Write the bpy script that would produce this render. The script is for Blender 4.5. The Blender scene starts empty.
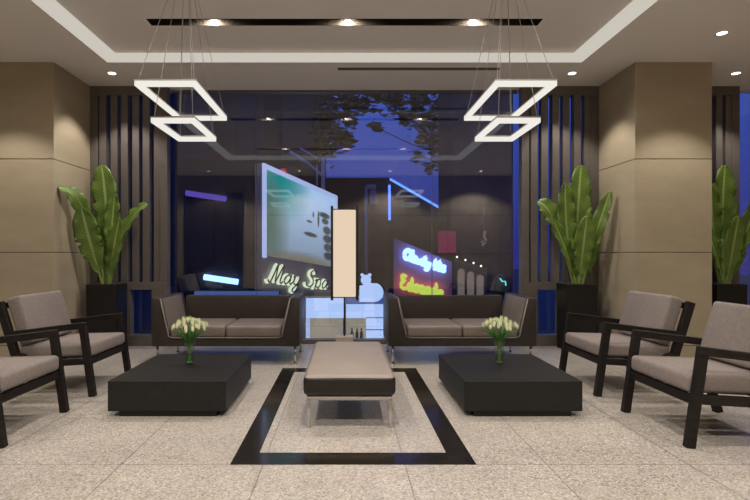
import bpy, bmesh, math, random
from mathutils import Vector, Matrix
PI = math.pi
rnd = random.Random(7)
scn = bpy.context.scene
COL = scn.collection

# ------------------------------------------------------------------ materials
def new_mat(name):
    m = bpy.data.materials.new(name); m.use_nodes = True
    nt = m.node_tree; nt.nodes.clear()
    out = nt.nodes.new('ShaderNodeOutputMaterial')
    return m, nt, out
def N(nt, t, **kw):
    n = nt.nodes.new(t)
    for k, v in kw.items():
        if k in n.inputs.keys() if isinstance(k, str) else False: n.inputs[k].default_value = v
        else: setattr(n, k, v)
    return n
def math_(nt, op, a, b=None, c=None):
    n = nt.nodes.new('ShaderNodeMath'); n.operation = op
    for i, v in enumerate((a, b, c)):
        if v is None: continue
        if hasattr(v, 'is_output') or hasattr(v, 'links'): nt.links.new(v, n.inputs[i])
        else: n.inputs[i].default_value = v
    return n.outputs[0]
def mixc(nt, fac, a, b):
    n = nt.nodes.new('ShaderNodeMix'); n.data_type = 'RGBA'
    for s, v in ((0, fac), (6, a), (7, b)):
        if hasattr(v, 'links'): nt.links.new(v, n.inputs[s])
        else: n.inputs[s].default_value = v if s == 0 else (*v[:3], 1)
    return n.outputs[2]
def pbr(name, col, rough=.5, metal=0, spec=.5, var=0, vscale=8, bump=0, bscale=60, stretch=(1, 1, 1), col2=None, coat=0):
    m, nt, out = new_mat(name)
    b = nt.nodes.new('ShaderNodeBsdfPrincipled')
    b.inputs['Roughness'].default_value = rough; b.inputs['Metallic'].default_value = metal
    b.inputs['Specular IOR Level'].default_value = spec; b.inputs['Coat Weight'].default_value = coat
    nt.links.new(b.outputs[0], out.inputs[0])
    b.inputs['Base Color'].default_value = (*col, 1)
    tc = nt.nodes.new('ShaderNodeTexCoord'); mp = nt.nodes.new('ShaderNodeMapping')
    nt.links.new(tc.outputs['Object'], mp.inputs[0]); mp.inputs['Scale'].default_value = stretch
    if var or col2:
        nz = nt.nodes.new('ShaderNodeTexNoise'); nz.inputs['Scale'].default_value = vscale; nz.inputs['Detail'].default_value = 5
        nt.links.new(mp.outputs[0], nz.inputs[0])
        c2 = col2 or tuple(c * (1 - var) for c in col); c1 = col if col2 else tuple(min(1, c * (1 + var)) for c in col)
        r = nt.nodes.new('ShaderNodeValToRGB'); r.color_ramp.elements[0].position = .35; r.color_ramp.elements[1].position = .65
        r.color_ramp.elements[0].color = (*c2, 1); r.color_ramp.elements[1].color = (*c1, 1)
        nt.links.new(nz.outputs[0], r.inputs[0]); nt.links.new(r.outputs[0], b.inputs['Base Color'])
    if bump:
        nb = nt.nodes.new('ShaderNodeTexNoise'); nb.inputs['Scale'].default_value = bscale
        nt.links.new(mp.outputs[0], nb.inputs[0])
        bp = nt.nodes.new('ShaderNodeBump'); bp.inputs['Strength'].default_value = bump; bp.inputs['Distance'].default_value = .005
        nt.links.new(nb.outputs[0], bp.inputs['Height']); nt.links.new(bp.outputs[0], b.inputs['Normal'])
    return m
def emit(name, col, s=1.0):
    m, nt, out = new_mat(name)
    e = nt.nodes.new('ShaderNodeEmission'); e.inputs[0].default_value = (*col, 1); e.inputs[1].default_value = s
    nt.links.new(e.outputs[0], out.inputs[0]); return m
def glass(name, refl=.1, tint=(1, 1, 1), rough=0.0):
    m, nt, out = new_mat(name)
    t = nt.nodes.new('ShaderNodeBsdfTransparent'); t.inputs[0].default_value = (*tint, 1)
    g = nt.nodes.new('ShaderNodeBsdfGlossy'); g.inputs['Roughness'].default_value = rough
    x = nt.nodes.new('ShaderNodeMixShader'); x.inputs[0].default_value = refl
    nt.links.new(t.outputs[0], x.inputs[1]); nt.links.new(g.outputs[0], x.inputs[2]); nt.links.new(x.outputs[0], out.inputs[0])
    return m
def mat_floor():
    m, nt, out = new_mat('speckled_granite_tiles')
    b = nt.nodes.new('ShaderNodeBsdfPrincipled'); nt.links.new(b.outputs[0], out.inputs[0])
    tc = nt.nodes.new('ShaderNodeTexCoord'); sp = nt.nodes.new('ShaderNodeSeparateXYZ')
    nt.links.new(tc.outputs['Object'], sp.inputs[0])
    v = nt.nodes.new('ShaderNodeTexVoronoi'); v.inputs['Scale'].default_value = 115; nt.links.new(tc.outputs['Object'], v.inputs[0])
    sc = nt.nodes.new('ShaderNodeSeparateColor'); nt.links.new(v.outputs['Color'], sc.inputs[0])
    r = nt.nodes.new('ShaderNodeValToRGB'); cr = r.color_ramp
    cr.elements[0].position = 0; cr.elements[0].color = (.21, .185, .16, 1)
    cr.elements[1].position = 1; cr.elements[1].color = (.62, .57, .51, 1)
    for p, c in ((.2, (.33, .295, .26, 1)), (.45, (.41, .37, .33, 1)), (.8, (.46, .42, .375, 1))):
        e = cr.elements.new(p); e.color = c
    nt.links.new(sc.outputs[0], r.inputs[0])
    nz = nt.nodes.new('ShaderNodeTexNoise'); nz.inputs['Scale'].default_value = 2.2; nt.links.new(tc.outputs['Object'], nz.inputs[0])
    k = math_(nt, 'MULTIPLY_ADD', nz.outputs[0], .3, .85)
    fx = math_(nt, 'FRACT', math_(nt, 'DIVIDE', math_(nt, 'ADD', sp.outputs[0], 8.6), .813))
    fy = math_(nt, 'FRACT', math_(nt, 'DIVIDE', math_(nt, 'ADD', sp.outputs[1], 8.52), .813))
    ln = math_(nt, 'MAXIMUM', math_(nt, 'LESS_THAN', fx, .009), math_(nt, 'LESS_THAN', fy, .008))
    kk = math_(nt, 'MULTIPLY', k, math_(nt, 'SUBTRACT', 1, math_(nt, 'MULTIPLY', ln, .5)))
    mx = nt.nodes.new('ShaderNodeVectorMath'); mx.operation = 'SCALE'
    nt.links.new(r.outputs[0], mx.inputs[0]); nt.links.new(kk, mx.inputs['Scale'])
    nt.links.new(mx.outputs[0], b.inputs['Base Color'])
    b.inputs['Roughness'].default_value = .3; b.inputs['Specular IOR Level'].default_value = .45
    return m
def mat_stone():
    m, nt, out = new_mat('beige_stone')
    b = nt.nodes.new('ShaderNodeBsdfPrincipled'); nt.links.new(b.outputs[0], out.inputs[0])
    tc = nt.nodes.new('ShaderNodeTexCoord'); mp = nt.nodes.new('ShaderNodeMapping'); mp.inputs['Scale'].default_value = (1, 1, 2.5)
    nt.links.new(tc.outputs['Object'], mp.inputs[0])
    nz = nt.nodes.new('ShaderNodeTexNoise'); nz.inputs['Scale'].default_value = 1.6; nz.inputs['Detail'].default_value = 8; nz.inputs['Roughness'].default_value = .6
    nt.links.new(mp.outputs[0], nz.inputs[0])
    r = nt.nodes.new('ShaderNodeValToRGB'); r.color_ramp.elements[0].position = .3; r.color_ramp.elements[1].position = .7
    r.color_ramp.elements[0].color = (.33, .275, .19, 1); r.color_ramp.elements[1].color = (.39, .33, .235, 1)
    nt.links.new(nz.outputs[0], r.inputs[0]); nt.links.new(r.outputs[0], b.inputs['Base Color'])
    b.inputs['Roughness'].default_value = .55; b.inputs['Specular IOR Level'].default_value = .25
    return m
def mat_leaf():
    m, nt, out = new_mat('banana_leaf')
    uv = nt.nodes.new('ShaderNodeUVMap'); sp = nt.nodes.new('ShaderNodeSeparateXYZ'); nt.links.new(uv.outputs[0], sp.inputs[0])
    u = math_(nt, 'ABSOLUTE', math_(nt, 'SUBTRACT', math_(nt, 'MULTIPLY', sp.outputs[0], 2), 1))
    rib = math_(nt, 'LESS_THAN', u, .10)
    ph = math_(nt, 'SUBTRACT', math_(nt, 'MULTIPLY', sp.outputs[1], 130), math_(nt, 'MULTIPLY', u, 9))
    w = math_(nt, 'MULTIPLY_ADD', math_(nt, 'SINE', ph), .5, .5)
    c = mixc(nt, w, (.08, .15, .024), (.125, .225, .04))
    nz = nt.nodes.new('ShaderNodeTexNoise'); nz.inputs['Scale'].default_value = 6
    tc = nt.nodes.new('ShaderNodeTexCoord'); nt.links.new(tc.outputs['Object'], nz.inputs[0])
    c = mixc(nt, math_(nt, 'MULTIPLY', nz.outputs[0], .6), c, (.22, .32, .06))
    c = mixc(nt, rib, c, (.36, .46, .16))
    b = nt.nodes.new('ShaderNodeBsdfPrincipled'); nt.links.new(c, b.inputs['Base Color']); b.inputs['Roughness'].default_value = .38
    tr = nt.nodes.new('ShaderNodeBsdfTranslucent'); nt.links.new(c, tr.inputs[0])
    x = nt.nodes.new('ShaderNodeMixShader'); x.inputs[0].default_value = .25
    nt.links.new(b.outputs[0], x.inputs[1]); nt.links.new(tr.outputs[0], x.inputs[2]); nt.links.new(x.outputs[0], out.inputs[0])
    return m
def mat_picture():
    """backlit print: teal wash, pale blue field, dark stacked pebbles and stems"""
    m, nt, out = new_mat('backlit_print')
    uv = nt.nodes.new('ShaderNodeUVMap'); sp = nt.nodes.new('ShaderNodeSeparateXYZ'); nt.links.new(uv.outputs[0], sp.inputs[0])
    U, V = sp.outputs[0], sp.outputs[1]
    def blob(cx, cy, rx, ry, soft=.5):
        a = math_(nt, 'POWER', math_(nt, 'DIVIDE', math_(nt, 'SUBTRACT', U, cx), rx), 2)
        b_ = math_(nt, 'POWER', math_(nt, 'DIVIDE', math_(nt, 'SUBTRACT', V, cy), ry), 2)
        n = nt.nodes.new('ShaderNodeMapRange'); n.inputs[1].default_value = 1; n.inputs[2].default_value = 1 - soft
        nt.links.new(math_(nt, 'ADD', a, b_), n.inputs[0]); return n.outputs[0]
    c = mixc(nt, V, (.20, .28, .38), (.42, .60, .90))
    c = mixc(nt, blob(.15, .95, .45, .55, 1), c, (.0, .26, .26))
    c = mixc(nt, blob(.0, .35, .3, .75, 1), c, (.06, .13, .10))
    c = mixc(nt, blob(.5, -.02, .7, .16, 1), c, (.16, .14, .10))
    for cx, cy, rx, ry in ((.80, .70, .11, .05), (.81, .62, .07, .05), (.84, .50, .08, .07), (.85, .38, .09, .07), (.86, .26, .09, .07), (.87, .14, .10, .07), (.58, .38, .12, .035), (.70, .62, .02, .13), (.56, .55, .05, .02), (.62, .66, .015, .05)):
        c = mixc(nt, math_(nt, 'MULTIPLY', blob(cx, cy, rx, ry, .6), .95), c, (.02, .03, .05))
    e = nt.nodes.new('ShaderNodeEmission'); nt.links.new(c, e.inputs[0]); e.inputs[1].default_value = .9
    nt.links.new(e.outputs[0], out.inputs[0]); return m

M = dict(
    floor=mat_floor(), stone=mat_stone(), leaf=mat_leaf(), picture=mat_picture(),
    joint=pbr('stone_joint', (.12, .09, .06), .8),
    granite_black=pbr('polished_black_marble', (.012, .011, .010), .12, spec=.5, var=.5, vscale=9, col2=(.02, .015, .01)),
    ceiling=pbr('warm_grey_paint', (.76, .715, .67), .9, spec=.1),
    cove=emit('cove_strip', (1, .93, .82), .46),
    slot=pbr('dark_glossy_channel', (.02, .016, .013), .15, metal=.2),
    vent=pbr('grey_grille', (.12, .11, .10), .6),
    led=emit('led_diffuser', (1, .96, .88), .68),
    alu=pbr('brushed_aluminium', (.55, .53, .50), .35, metal=.8),
    wire=pbr('steel_cable', (.5, .5, .5), .4, metal=.5),
    lens=emit('downlight_lens', (1, .93, .82), 5),
    trimring=pbr('white_ring', (.7, .68, .64), .5),
    panel=pbr('grey_brown_lacquer', (.115, .10, .09), .45, var=.06),
    panel_dark=pbr('dark_recess', (.045, .042, .042), .5),
    glass=glass('window_glass', .11, (.93, .95, .97)),
    silicone=pbr('glass_joint', (.10, .10, .13), .5),
    vase_glass=glass('clear_vase_glass', .13, (.93, .98, .93)),
    leather=pbr('brown_leather', (.037, .030, .0265), .45, spec=.35, var=.08, vscale=5, bump=.25, bscale=120),
    leather_edge=pbr('brown_leather_piping', (.16, .13, .115), .4),
    seat_leather=pbr('taupe_leather', (.20, .165, .145), .42, spec=.5, var=.08, vscale=4, bump=.2, bscale=120),
    bench_lit=pbr('lit_taupe_leather', (.27, .225, .19), .5, var=.05, vscale=4, bump=.2, bscale=150),
    bench_shaded=pbr('shaded_bench_leather', (.011, .009, .008), .35, bump=.15, bscale=120),
    chrome=pbr('chrome', (.62, .60, .58), .22, metal=1),
    wood=pbr('black_stained_wood', (.013, .010, .009), .5, spec=.25, var=.35, vscale=10, stretch=(1, 1, 8)),
    fabric=pbr('taupe_fabric', (.235, .20, .185), .95, spec=.15, var=.07, vscale=40, bump=.5, bscale=500),
    table=pbr('black_veneer', (.014, .0132, .0125), .5, spec=.25, var=.15, vscale=30),
    planter=pbr('black_planter', (.010, .0095, .009), .35, spec=.3),
    soil=pbr('soil', (.03, .02, .012), .9, bump=.8, bscale=50),
    stalk=pbr('green_stalk', (.20, .29, .07), .45, var=.2, vscale=12),
    stem=pbr('flower_stem', (.06, .20, .03), .5),
    petal=pbr('cream_petal', (.85, .86, .66), .5, col2=(.70, .76, .42), vscale=60),
    water=glass('water', .05, (.86, .95, .86)),
    shade=emit('warm_lamp_shade', (1, .79, .58), .62),
    lampdark=pbr('dark_bronze', (.035, .028, .024), .4, metal=.4),
    lampbase=pbr('beige_stone_block', (.42, .35, .28), .4),
    door=pbr('dark_brown_door', (.045, .034, .028), .4, var=.2, vscale=6, stretch=(6, 1, 1)),
    asphalt=pbr('asphalt', (.03, .03, .035), .6, bump=.4, bscale=80),
    dark_wall=pbr('dark_facade', (.045, .038, .038), .8, var=.2, vscale=2),
    purple_wall=pbr('mauve_facade', (.085, .065, .085), .8, var=.2, vscale=2),
    neon_wall=pbr('violet_panel', (.42, .24, .50), .7),
    navy_wall=pbr('navy_facade', (.03, .035, .07), .8, var=.2, vscale=1),
    violet_box=emit('violet_lightbox', (.13, .07, .42), .35),
    red_box=emit('red_lightbox', (.50, .05, .12), .28),
    bark=pbr('bark', (.03, .022, .018), .9),
    foliage=pbr('night_foliage', (.035, .035, .022), .8),
    metal_pale=pbr('pale_painted_metal', (.45, .5, .6), .4),
    frame_glow=emit('sign_frame_glow', (.50, .60, 1), .75),
    sign_back=pbr('pale_sign_base', (.42, .38, .38), .6),
    signbase=pbr('grey_sign_base', (.16, .14, .13), .6),
    cream_glow=emit('cream_letter_glow', (.70, .80, .58), .95),
    letter_dark=pbr('dark_green_letter', (.05, .07, .05), .5),
    neon_blue=emit('blue_neon', (.12, .28, 1), 1.6),
    neon_white=emit('pale_blue_neon', (.26, .46, 1), 2.6),
    neon_yellow=emit('yellow_neon', (.50, .66, .09), 1.0),
    halo_red=emit('red_halo', (1, .04, .06), 3.0),
    neon_purple=emit('violet_neon', (.16, .10, .60), .6),
    neon_teal=emit('teal_neon', (.15, .9, .75), 1.0),
    banner=emit('crimson_banner_glow', (.17, .008, .07), .6),
    paleblue=emit('pale_blue_lightbox', (.42, .56, .90), 1.05),
    blue_glow=emit('blue_lit_panel', (.10, .17, .48), .55),
    cream_panel=emit('dim_cream_panel', (.34, .30, .24), .75),
    arch_glow=emit('dim_warm_window', (.30, .24, .22), .45),
    bulb=emit('warm_bulb', (1, .85, .65), 2.0),
    bottle=pbr('dark_green_glass', (.02, .06, .04), .2),
    flower_red=emit('red_flower_glow', (.7, .03, .1), .6),
)

# ------------------------------------------------------------------ mesh helpers
def box(bm, x0, x1, y0, y1, z0, z1, bev=0, seg=2, mi=0, mat=None):
    r = bmesh.ops.create_cube(bm, size=1)
    vs = r['verts']
    for v in vs:
        v.co = Vector(((x0 + x1) / 2 + v.co.x * (x1 - x0), (y0 + y1) / 2 + v.co.y * (y1 - y0), (z0 + z1) / 2 + v.co.z * (z1 - z0)))
    fs = set(f for v in vs for f in v.link_faces)
    for f in fs: f.material_index = mi
    if bev:
        es = list(set(e for v in vs for e in v.link_edges))
        rr = bmesh.ops.bevel(bm, geom=es, offset=bev, segments=seg, affect='EDGES', profile=.5)
        vs = list(set(v for f in rr['faces'] for v in f.verts) | set(v for v in vs if v.is_valid))
        for f in rr['faces']: f.material_index = mi
    if mat is not None:
        for v in vs:
            v.co = mat @ v.co
    return vs
def prism(bm, pts, axis, a0, a1, bev=0, mi=0):
    """pts: 2-D polygon; axis: 'x','y','z' = extrusion axis"""
    def P3(p, a):
        return {'y': Vector((p[0], a, p[1])), 'x': Vector((a, p[0], p[1])), 'z': Vector((p[0], p[1], a))}[axis]
    v0 = [bm.verts.new(P3(p, a0)) for p in pts]; v1 = [bm.verts.new(P3(p, a1)) for p in pts]
    n = len(pts); fs = [bm.faces.new(v0), bm.faces.new(v1[::-1])]
    for i in range(n): fs.append(bm.faces.new((v0[i], v1[i], v1[(i + 1) % n], v0[(i + 1) % n])))
    for f in fs: f.material_index = mi
    bmesh.ops.recalc_face_normals(bm, faces=fs)
    if bev:
        es = list(set(e for f in fs for e in f.edges))
        bmesh.ops.bevel(bm, geom=es, offset=bev, segments=2, affect='EDGES', profile=.5)
def bar(bm, p, q, w, h, side=(0, 1, 0), bev=.004):
    """rectangular bar from p to q; h measured along 'side'"""
    p, q = Vector(p), Vector(q); d = (q - p); L = d.length; d.normalize()
    s = Vector(side).normalized(); t = s.cross(d).normalized(); s = d.cross(t).normalized()
    mt = Matrix((t, s, d)).transposed().to_4x4(); mt.translation = (p + q) / 2
    box(bm, -w / 2, w / 2, -h / 2, h / 2, -L / 2, L / 2, bev, 2, mat=mt)
def tube(bm, pts, r, n=8, caps=True, mi=0):
    pts = [Vector(p) for p in pts]; rings = []
    up = Vector((0, 0, 1))
    for i, p in enumerate(pts):
        d = (pts[min(i + 1, len(pts) - 1)] - pts[max(i - 1, 0)]).normalized()
        a = d.cross(up)
        if a.length < 1e-3: a = d.cross(Vector((1, 0, 0)))
        a.normalize(); b = d.cross(a).normalized()
        rr = r[i] if isinstance(r, (list, tuple)) else r
        rings.append([bm.verts.new(p + (a * math.cos(2 * PI * k / n) + b * math.sin(2 * PI * k / n)) * rr) for k in range(n)])
    fs = []
    for i in range(len(rings) - 1):
        for k in range(n):
            fs.append(bm.faces.new((rings[i][k], rings[i][(k + 1) % n], rings[i + 1][(k + 1) % n], rings[i + 1][k])))
    if caps:
        fs.append(bm.faces.new(rings[0][::-1])); fs.append(bm.faces.new(rings[-1]))
    for f in fs: f.smooth = True; f.material_index = mi
    bmesh.ops.recalc_face_normals(bm, faces=fs)
def lathe(bm, prof, n=24, c=(0, 0, 0), mi=0, caps=True):
    rings = [[bm.verts.new((c[0] + r * math.cos(2 * PI * k / n), c[1] + r * math.sin(2 * PI * k / n), c[2] + z)) for k in range(n)] for r, z in prof]
    fs = []
    for i in range(len(rings) - 1):
        for k in range(n):
            fs.append(bm.faces.new((rings[i][k], rings[i][(k + 1) % n], rings[i + 1][(k + 1) % n], rings[i + 1][k])))
    if caps: fs.append(bm.faces.new(rings[0])); fs.append(bm.faces.new(rings[-1]))
    for f in fs: f.smooth = True; f.material_index = mi
    bmesh.ops.recalc_face_normals(bm, faces=fs)
def catmull(pts, k=6):
    out = []; n = len(pts)
    P = [Vector(p) for p in pts]
    for i in range(n - 1):
        a, b, c, d = P[max(i - 1, 0)], P[i], P[i + 1], P[min(i + 2, n - 1)]
        for j in range(k):
            t = j / k
            out.append(.5 * ((2 * b) + (c - a) * t + (2 * a - 5 * b + 4 * c - d) * t * t + (3 * b - a - 3 * c + d) * t ** 3))
    out.append(P[-1]); return out
def obj(name, bm, mat, parent=None, smooth=False, loc=None):
    me = bpy.data.meshes.new(name)
    if smooth:
        for f in bm.faces: f.smooth = True
    bm.to_mesh(me); bm.free()
    for m in (mat if isinstance(mat, (list, tuple)) else [mat]): me.materials.append(m if not isinstance(m, str) else M[m])
    o = bpy.data.objects.new(name, me); COL.objects.link(o)
    if parent: o.parent = parent
    if loc: o.location = loc
    return o
def B(): return bmesh.new()
def autosmooth(o, ang=35):
    for p in o.data.polygons: p.use_smooth = True
    o.data.set_sharp_from_angle(angle=math.radians(ang))
    return o
def thing(name, label, cat, loc=(0, 0, 0), rz=0, group=None):
    o = bpy.data.objects.new(name, None); COL.objects.link(o); o.empty_display_size = .1
    o.location = loc; o.rotation_euler = (0, 0, rz)
    return tag(o, label, cat, group)
def tag(o, label, cat, group=None):
    o['label'] = label; o['category'] = cat
    if group: o['group'] = group
    return o
def struct(name, bm, mat, parent=None):
    o = obj(name, bm, mat, parent)
    if not parent: o['kind'] = 'structure'
    return o
def sempty(name, loc=(0, 0, 0)):
    o = bpy.data.objects.new(name, None); COL.objects.link(o); o.location = loc; o['kind'] = 'structure'; o.empty_display_size = .1
    return o
def dup(root, loc, rz, label):
    r = root.copy(); COL.objects.link(r); r.location = loc; r.rotation_euler = (0, 0, rz); r['label'] = label
    for ch in list(root.children):
        c = ch.copy(); COL.objects.link(c); c.parent = r
        for g in list(ch.children):
            d = g.copy(); COL.objects.link(d); d.parent = c
    return r
def P(px, py, d):   # survey of the photograph: a point at distance d from the viewer
    return Vector(((px - 344.5) / 500 * d, d, 1.2 + (255 - py) / 500 * d))

# ------------------------------------------------------------------ room shell
CZ = 3.43; TZ = 3.53; XW = 6.4; YB = -.45; YF = 6.9
bm = B(); box(bm, -XW, XW, YB, YF, -.06, 0); struct('floor', bm, 'floor')
# black marble inlay frame let into the floor
def ring(bm, x0, x1, y0, y1, wx, wy, z0, z1):
    box(bm, x0, x1, y0, y0 + wy, z0, z1); box(bm, x0, x1, y1 - wy, y1, z0, z1)
    box(bm, x0, x0 + wx, y0 + wy, y1 - wy, z0, z1); box(bm, x1 - wx, x1, y0 + wy, y1 - wy, z0, z1)
bm = B(); ring(bm, -.655, .755, 2.86, 5.30, .14, .17, -.01, .0025); struct('trim_1', bm, 'granite_black')
# ceiling with tray
TX, TY0, TY1 = 2.72, 1.87, 5.77; UX, UY0, UY1 = 2.64, 1.88, 5.76
bm = B()
def slab_hole(bm, X0, X1, Y0, Y1, x0, x1, y0, y1, z0, z1):
    box(bm, X0, x0, Y0, Y1, z0, z1); box(bm, x1, X1, Y0, Y1, z0, z1)
    box(bm, x0, x1, Y0, y0, z0, z1); box(bm, x0, x1, y1, Y1, z0, z1)
slab_hole(bm, -XW, XW, YB, YF, -TX, TX, TY0, TY1, CZ, CZ + .35)
# tray soffit with two lighting slots
SL = ((2.52, 2.66), (4.93, 5.08)); SX = 1.96
ys = [TY0 - .02, SL[0][0], SL[0][1], SL[1][0], SL[1][1], TY1 + .02]
for i in (0, 2, 4): box(bm, -TX, TX, ys[i], ys[i + 1], TZ, TZ + .2)
for i in (1, 3):
    box(bm, -TX, -SX, ys[i], ys[i + 1], TZ, TZ + .2); box(bm, SX, TX, ys[i], ys[i + 1], TZ, TZ + .2)
ceil = struct('ceiling', bm, 'ceiling')
# cove strip around the tray
bm = B()
lo = [(-TX, TY0), (TX, TY0), (TX, TY1), (-TX, TY1)]; hi = [(-UX, UY0), (UX, UY0), (UX, UY1), (-UX, UY1)]
for i in range(4):
    j = (i + 1) % 4
    a, b, c, d = (*lo[i], CZ - .001), (*lo[j], CZ - .001), (*hi[j], TZ - .001), (*hi[i], TZ - .001)
    cx = Vector((0, 3.82, 0)); vs = [Vector(v) for v in (a, b, c, d)]
    out = [v + (Vector((v.x, v.y, 0)) - cx).normalized() * .03 + Vector((0, 0, .0)) for v in vs]
    f = [bm.verts.new(v) for v in vs]; g = [bm.verts.new(v) for v in out]
    bm.faces.new(f); bm.faces.new(g[::-1])
    for k in range(4): bm.faces.new((f[k], f[(k + 1) % 4], g[(k + 1) % 4], g[k]))
bmesh.ops.recalc_face_normals(bm, faces=bm.faces[:])
struct('trim_2', bm, 'cove')
# slot channels
for n_, (a, b) in enumerate(SL):
    bm = B(); box(bm, -SX, SX, a, b, TZ + .10, TZ + .12)
    box(bm, -SX, SX, a, a + .004, TZ, TZ + .1); box(bm, -SX, SX, b - .004, b, TZ, TZ + .1)
    box(bm, -SX, -SX + .004, a, b, TZ, TZ + .1); box(bm, SX - .004, SX, a, b, TZ, TZ + .1)
    struct('trim_%d' % (3 + n_), bm, 'slot')
bm = B(); 
for k in range(3): box(bm, -.08, 1.86, 5.955 + k * .025, 5.965 + k * .025, CZ - .006, CZ)
box(bm, -.08, 1.86, 5.95, 6.03, CZ - .002, CZ + .01)
tag(obj('air_vent', bm, 'vent'), 'long narrow grey slot air vent in the ceiling above the window', 'vent')

# side and rear walls
bm = B(); box(bm, -XW - .15, -XW, YB, YF, 0, CZ + .3); struct('wall_left', bm, 'stone')
bm = B(); box(bm, XW, XW + .15, YB, YF, 0, CZ + .3); struct('wall_right', bm, 'stone')
def rear_wall():
    bm = B()
    D = (-4.5, -2.85, 2.95)
    box(bm, -XW, D[0], YB - .2, YB, 0, CZ); box(bm, D[1], XW, YB - .2, YB, 0, CZ); box(bm, D[0], D[1], YB - .2, YB, D[2], CZ)
    for z in (1.23, 2.31):
        box(bm, D[1], XW, YB, YB + .004, z - .009, z + .009, mi=1); box(bm, -XW, D[0], YB, YB + .004, z - .009, z + .009, mi=1)
    for x in (-1.2, .8, 2.9, 4.4):
        box(bm, x - .006, x + .006, YB, YB + .004, 0, CZ, mi=1)
    struct('wall_rear', bm, ['stone', 'joint'])
    d = sempty('door_1', (-3.675, YB, 0))
    bm = B(); box(bm, -.825, -.765, -.2, .03, 0, 2.95); box(bm, .765, .825, -.2, .03, 0, 2.95); box(bm, -.765, .765, -.2, .03, 2.88, 2.95)
    obj('door_frame', bm, 'panel_dark', d)
    for s in (-1, 1):
        bm = B(); x0, x1 = (-.765, -.005) if s < 0 else (.005, .765)
        box(bm, x0, x1, -.1, -.05, .01, 2.88, .004)
        lf = obj('door_leaf', bm, 'door', d)
        bm = B(); box(bm, s * .09 - .012, s * .09 + .012, -.02, 0, .8, 1.7, .004)
        for z in (.9, 1.6): box(bm, s * .09 - .008, s * .09 + .008, -.05, -.02, z - .01, z + .01)
        obj('door_handle', bm, 'chrome', lf)
rear_wall()
# stone piers (part of the window wall)
def pier(side, x0, x1):
    bm = B(); y0, y1 = 5.78, 6.86
    zs = [0, .15, 1.23, 2.31, CZ]
    g = .004
    box(bm, x0 + .008, x1 - .008, y0 + .008, y1 - .008, 0, CZ, mi=1)
    for i in range(4):
        box(bm, x0, x1, y0, y1, zs[i] + (g if i else 0), zs[i + 1] - (g if i < 3 else 0), .003, 1)
    struct('wall_' + side, bm, ['stone', 'joint'])
pier('left_pier', -4.28, -3.36); pier('right_pier', 3.36, 4.25)

# window wall: slatted screens in front of glass
def screen(n, x0, x1, mirror):
    """x0..x1 ; slatted lacquer screen, y 6.60-6.70, with glass behind"""
    w = sempty('window_%d' % n, ((x0 + x1) / 2, 6.65, 0)); c = (x0 + x1) / 2; hw = (x1 - x0) / 2
    bm = B(); ya, yb = -.05, .07
    box(bm, -hw, hw, ya, yb, 3.31, CZ, .003, 1); box(bm, -hw, hw, ya, yb, .74, .84, .003, 1); box(bm, -hw, hw, ya - .015, yb, 0, .145, .003, 1)
    box(bm, -hw, -hw + .1, ya, yb, .84, 3.31, .003, 1); box(bm, hw - .1, hw, ya, yb, .84, 3.31, .003, 1)
    box(bm, -hw, -hw + .05, ya, yb, .145, .74); box(bm, hw - .05, hw, ya, yb, .145, .74)
    s = -mirror
    a, b = sorted((s * (hw - .05), s * (hw - .21)))
    box(bm, a, b, ya, yb, .145, .74, .003, 1)
    box(bm, -.02, .02, ya, yb, .145, .74); 
    obj('window_frame', bm, 'panel', w)
    k = 6; inner = 2 * hw - .2; pitch = (inner + .04) / k
    for i in range(k):
        xa = -hw + .1 + i * pitch
        if i == 0: xa = -hw + .1 + .04
        xa = -hw + .1 + .0 + i * pitch + .02
        bm = B(); wd = pitch - .042
        box(bm, xa, xa + wd - .01, ya + (.015 if i % 2 else 0), yb - .01, .84, 3.31, .003, 1)
        obj('slat', bm, 'panel', w)
    bm = B(); box(bm, -hw, hw, .145, .155, .02, CZ); obj('pane', bm, 'glass', w)
screen(2, -3.36, -2.34, -1); screen(3, 2.34, 3.36, 1); screen(4, 4.25, 5.22, 1); screen(5, -5.22, -4.28, -1)
w = sempty('window_1', (0, 6.8, 0))
for a, b in ((-2.34, -1.203), (-1.197, 1.187), (1.193, 2.34)):
    bm = B(); box(bm, a, b, -.005, .005, .06, CZ - .01); obj('pane', bm, 'glass', w)
bm = B()
for x in (-1.2, 1.19): box(bm, x - .004, x + .004, -.008, .008, .06, CZ)
obj('glazing_joint', bm, 'silicone', w)
bm = B(); box(bm, -2.34, 2.34, -.06, .06, 0, .06, .003, 1); box(bm, -2.34, 2.34, -.04, .04, CZ - .03, CZ)
obj('window_frame', bm, 'panel', w)
for n_, s in ((6, 1), (7, -1)):
    w = sempty('window_%d' % n_, (s * 5.81, 6.8, 0))
    bm = B(); box(bm, -.59, .59, -.005, .005, .1, CZ - .02); obj('pane', bm, 'glass', w)
    bm = B(); box(bm, -.59, .59, -.05, .05, 0, .1); box(bm, -.59, -.55, -.05, .05, .1, CZ); box(bm, .55, .59, -.05, .05, .1, CZ); obj('window_frame', bm, 'panel', w)

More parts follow.
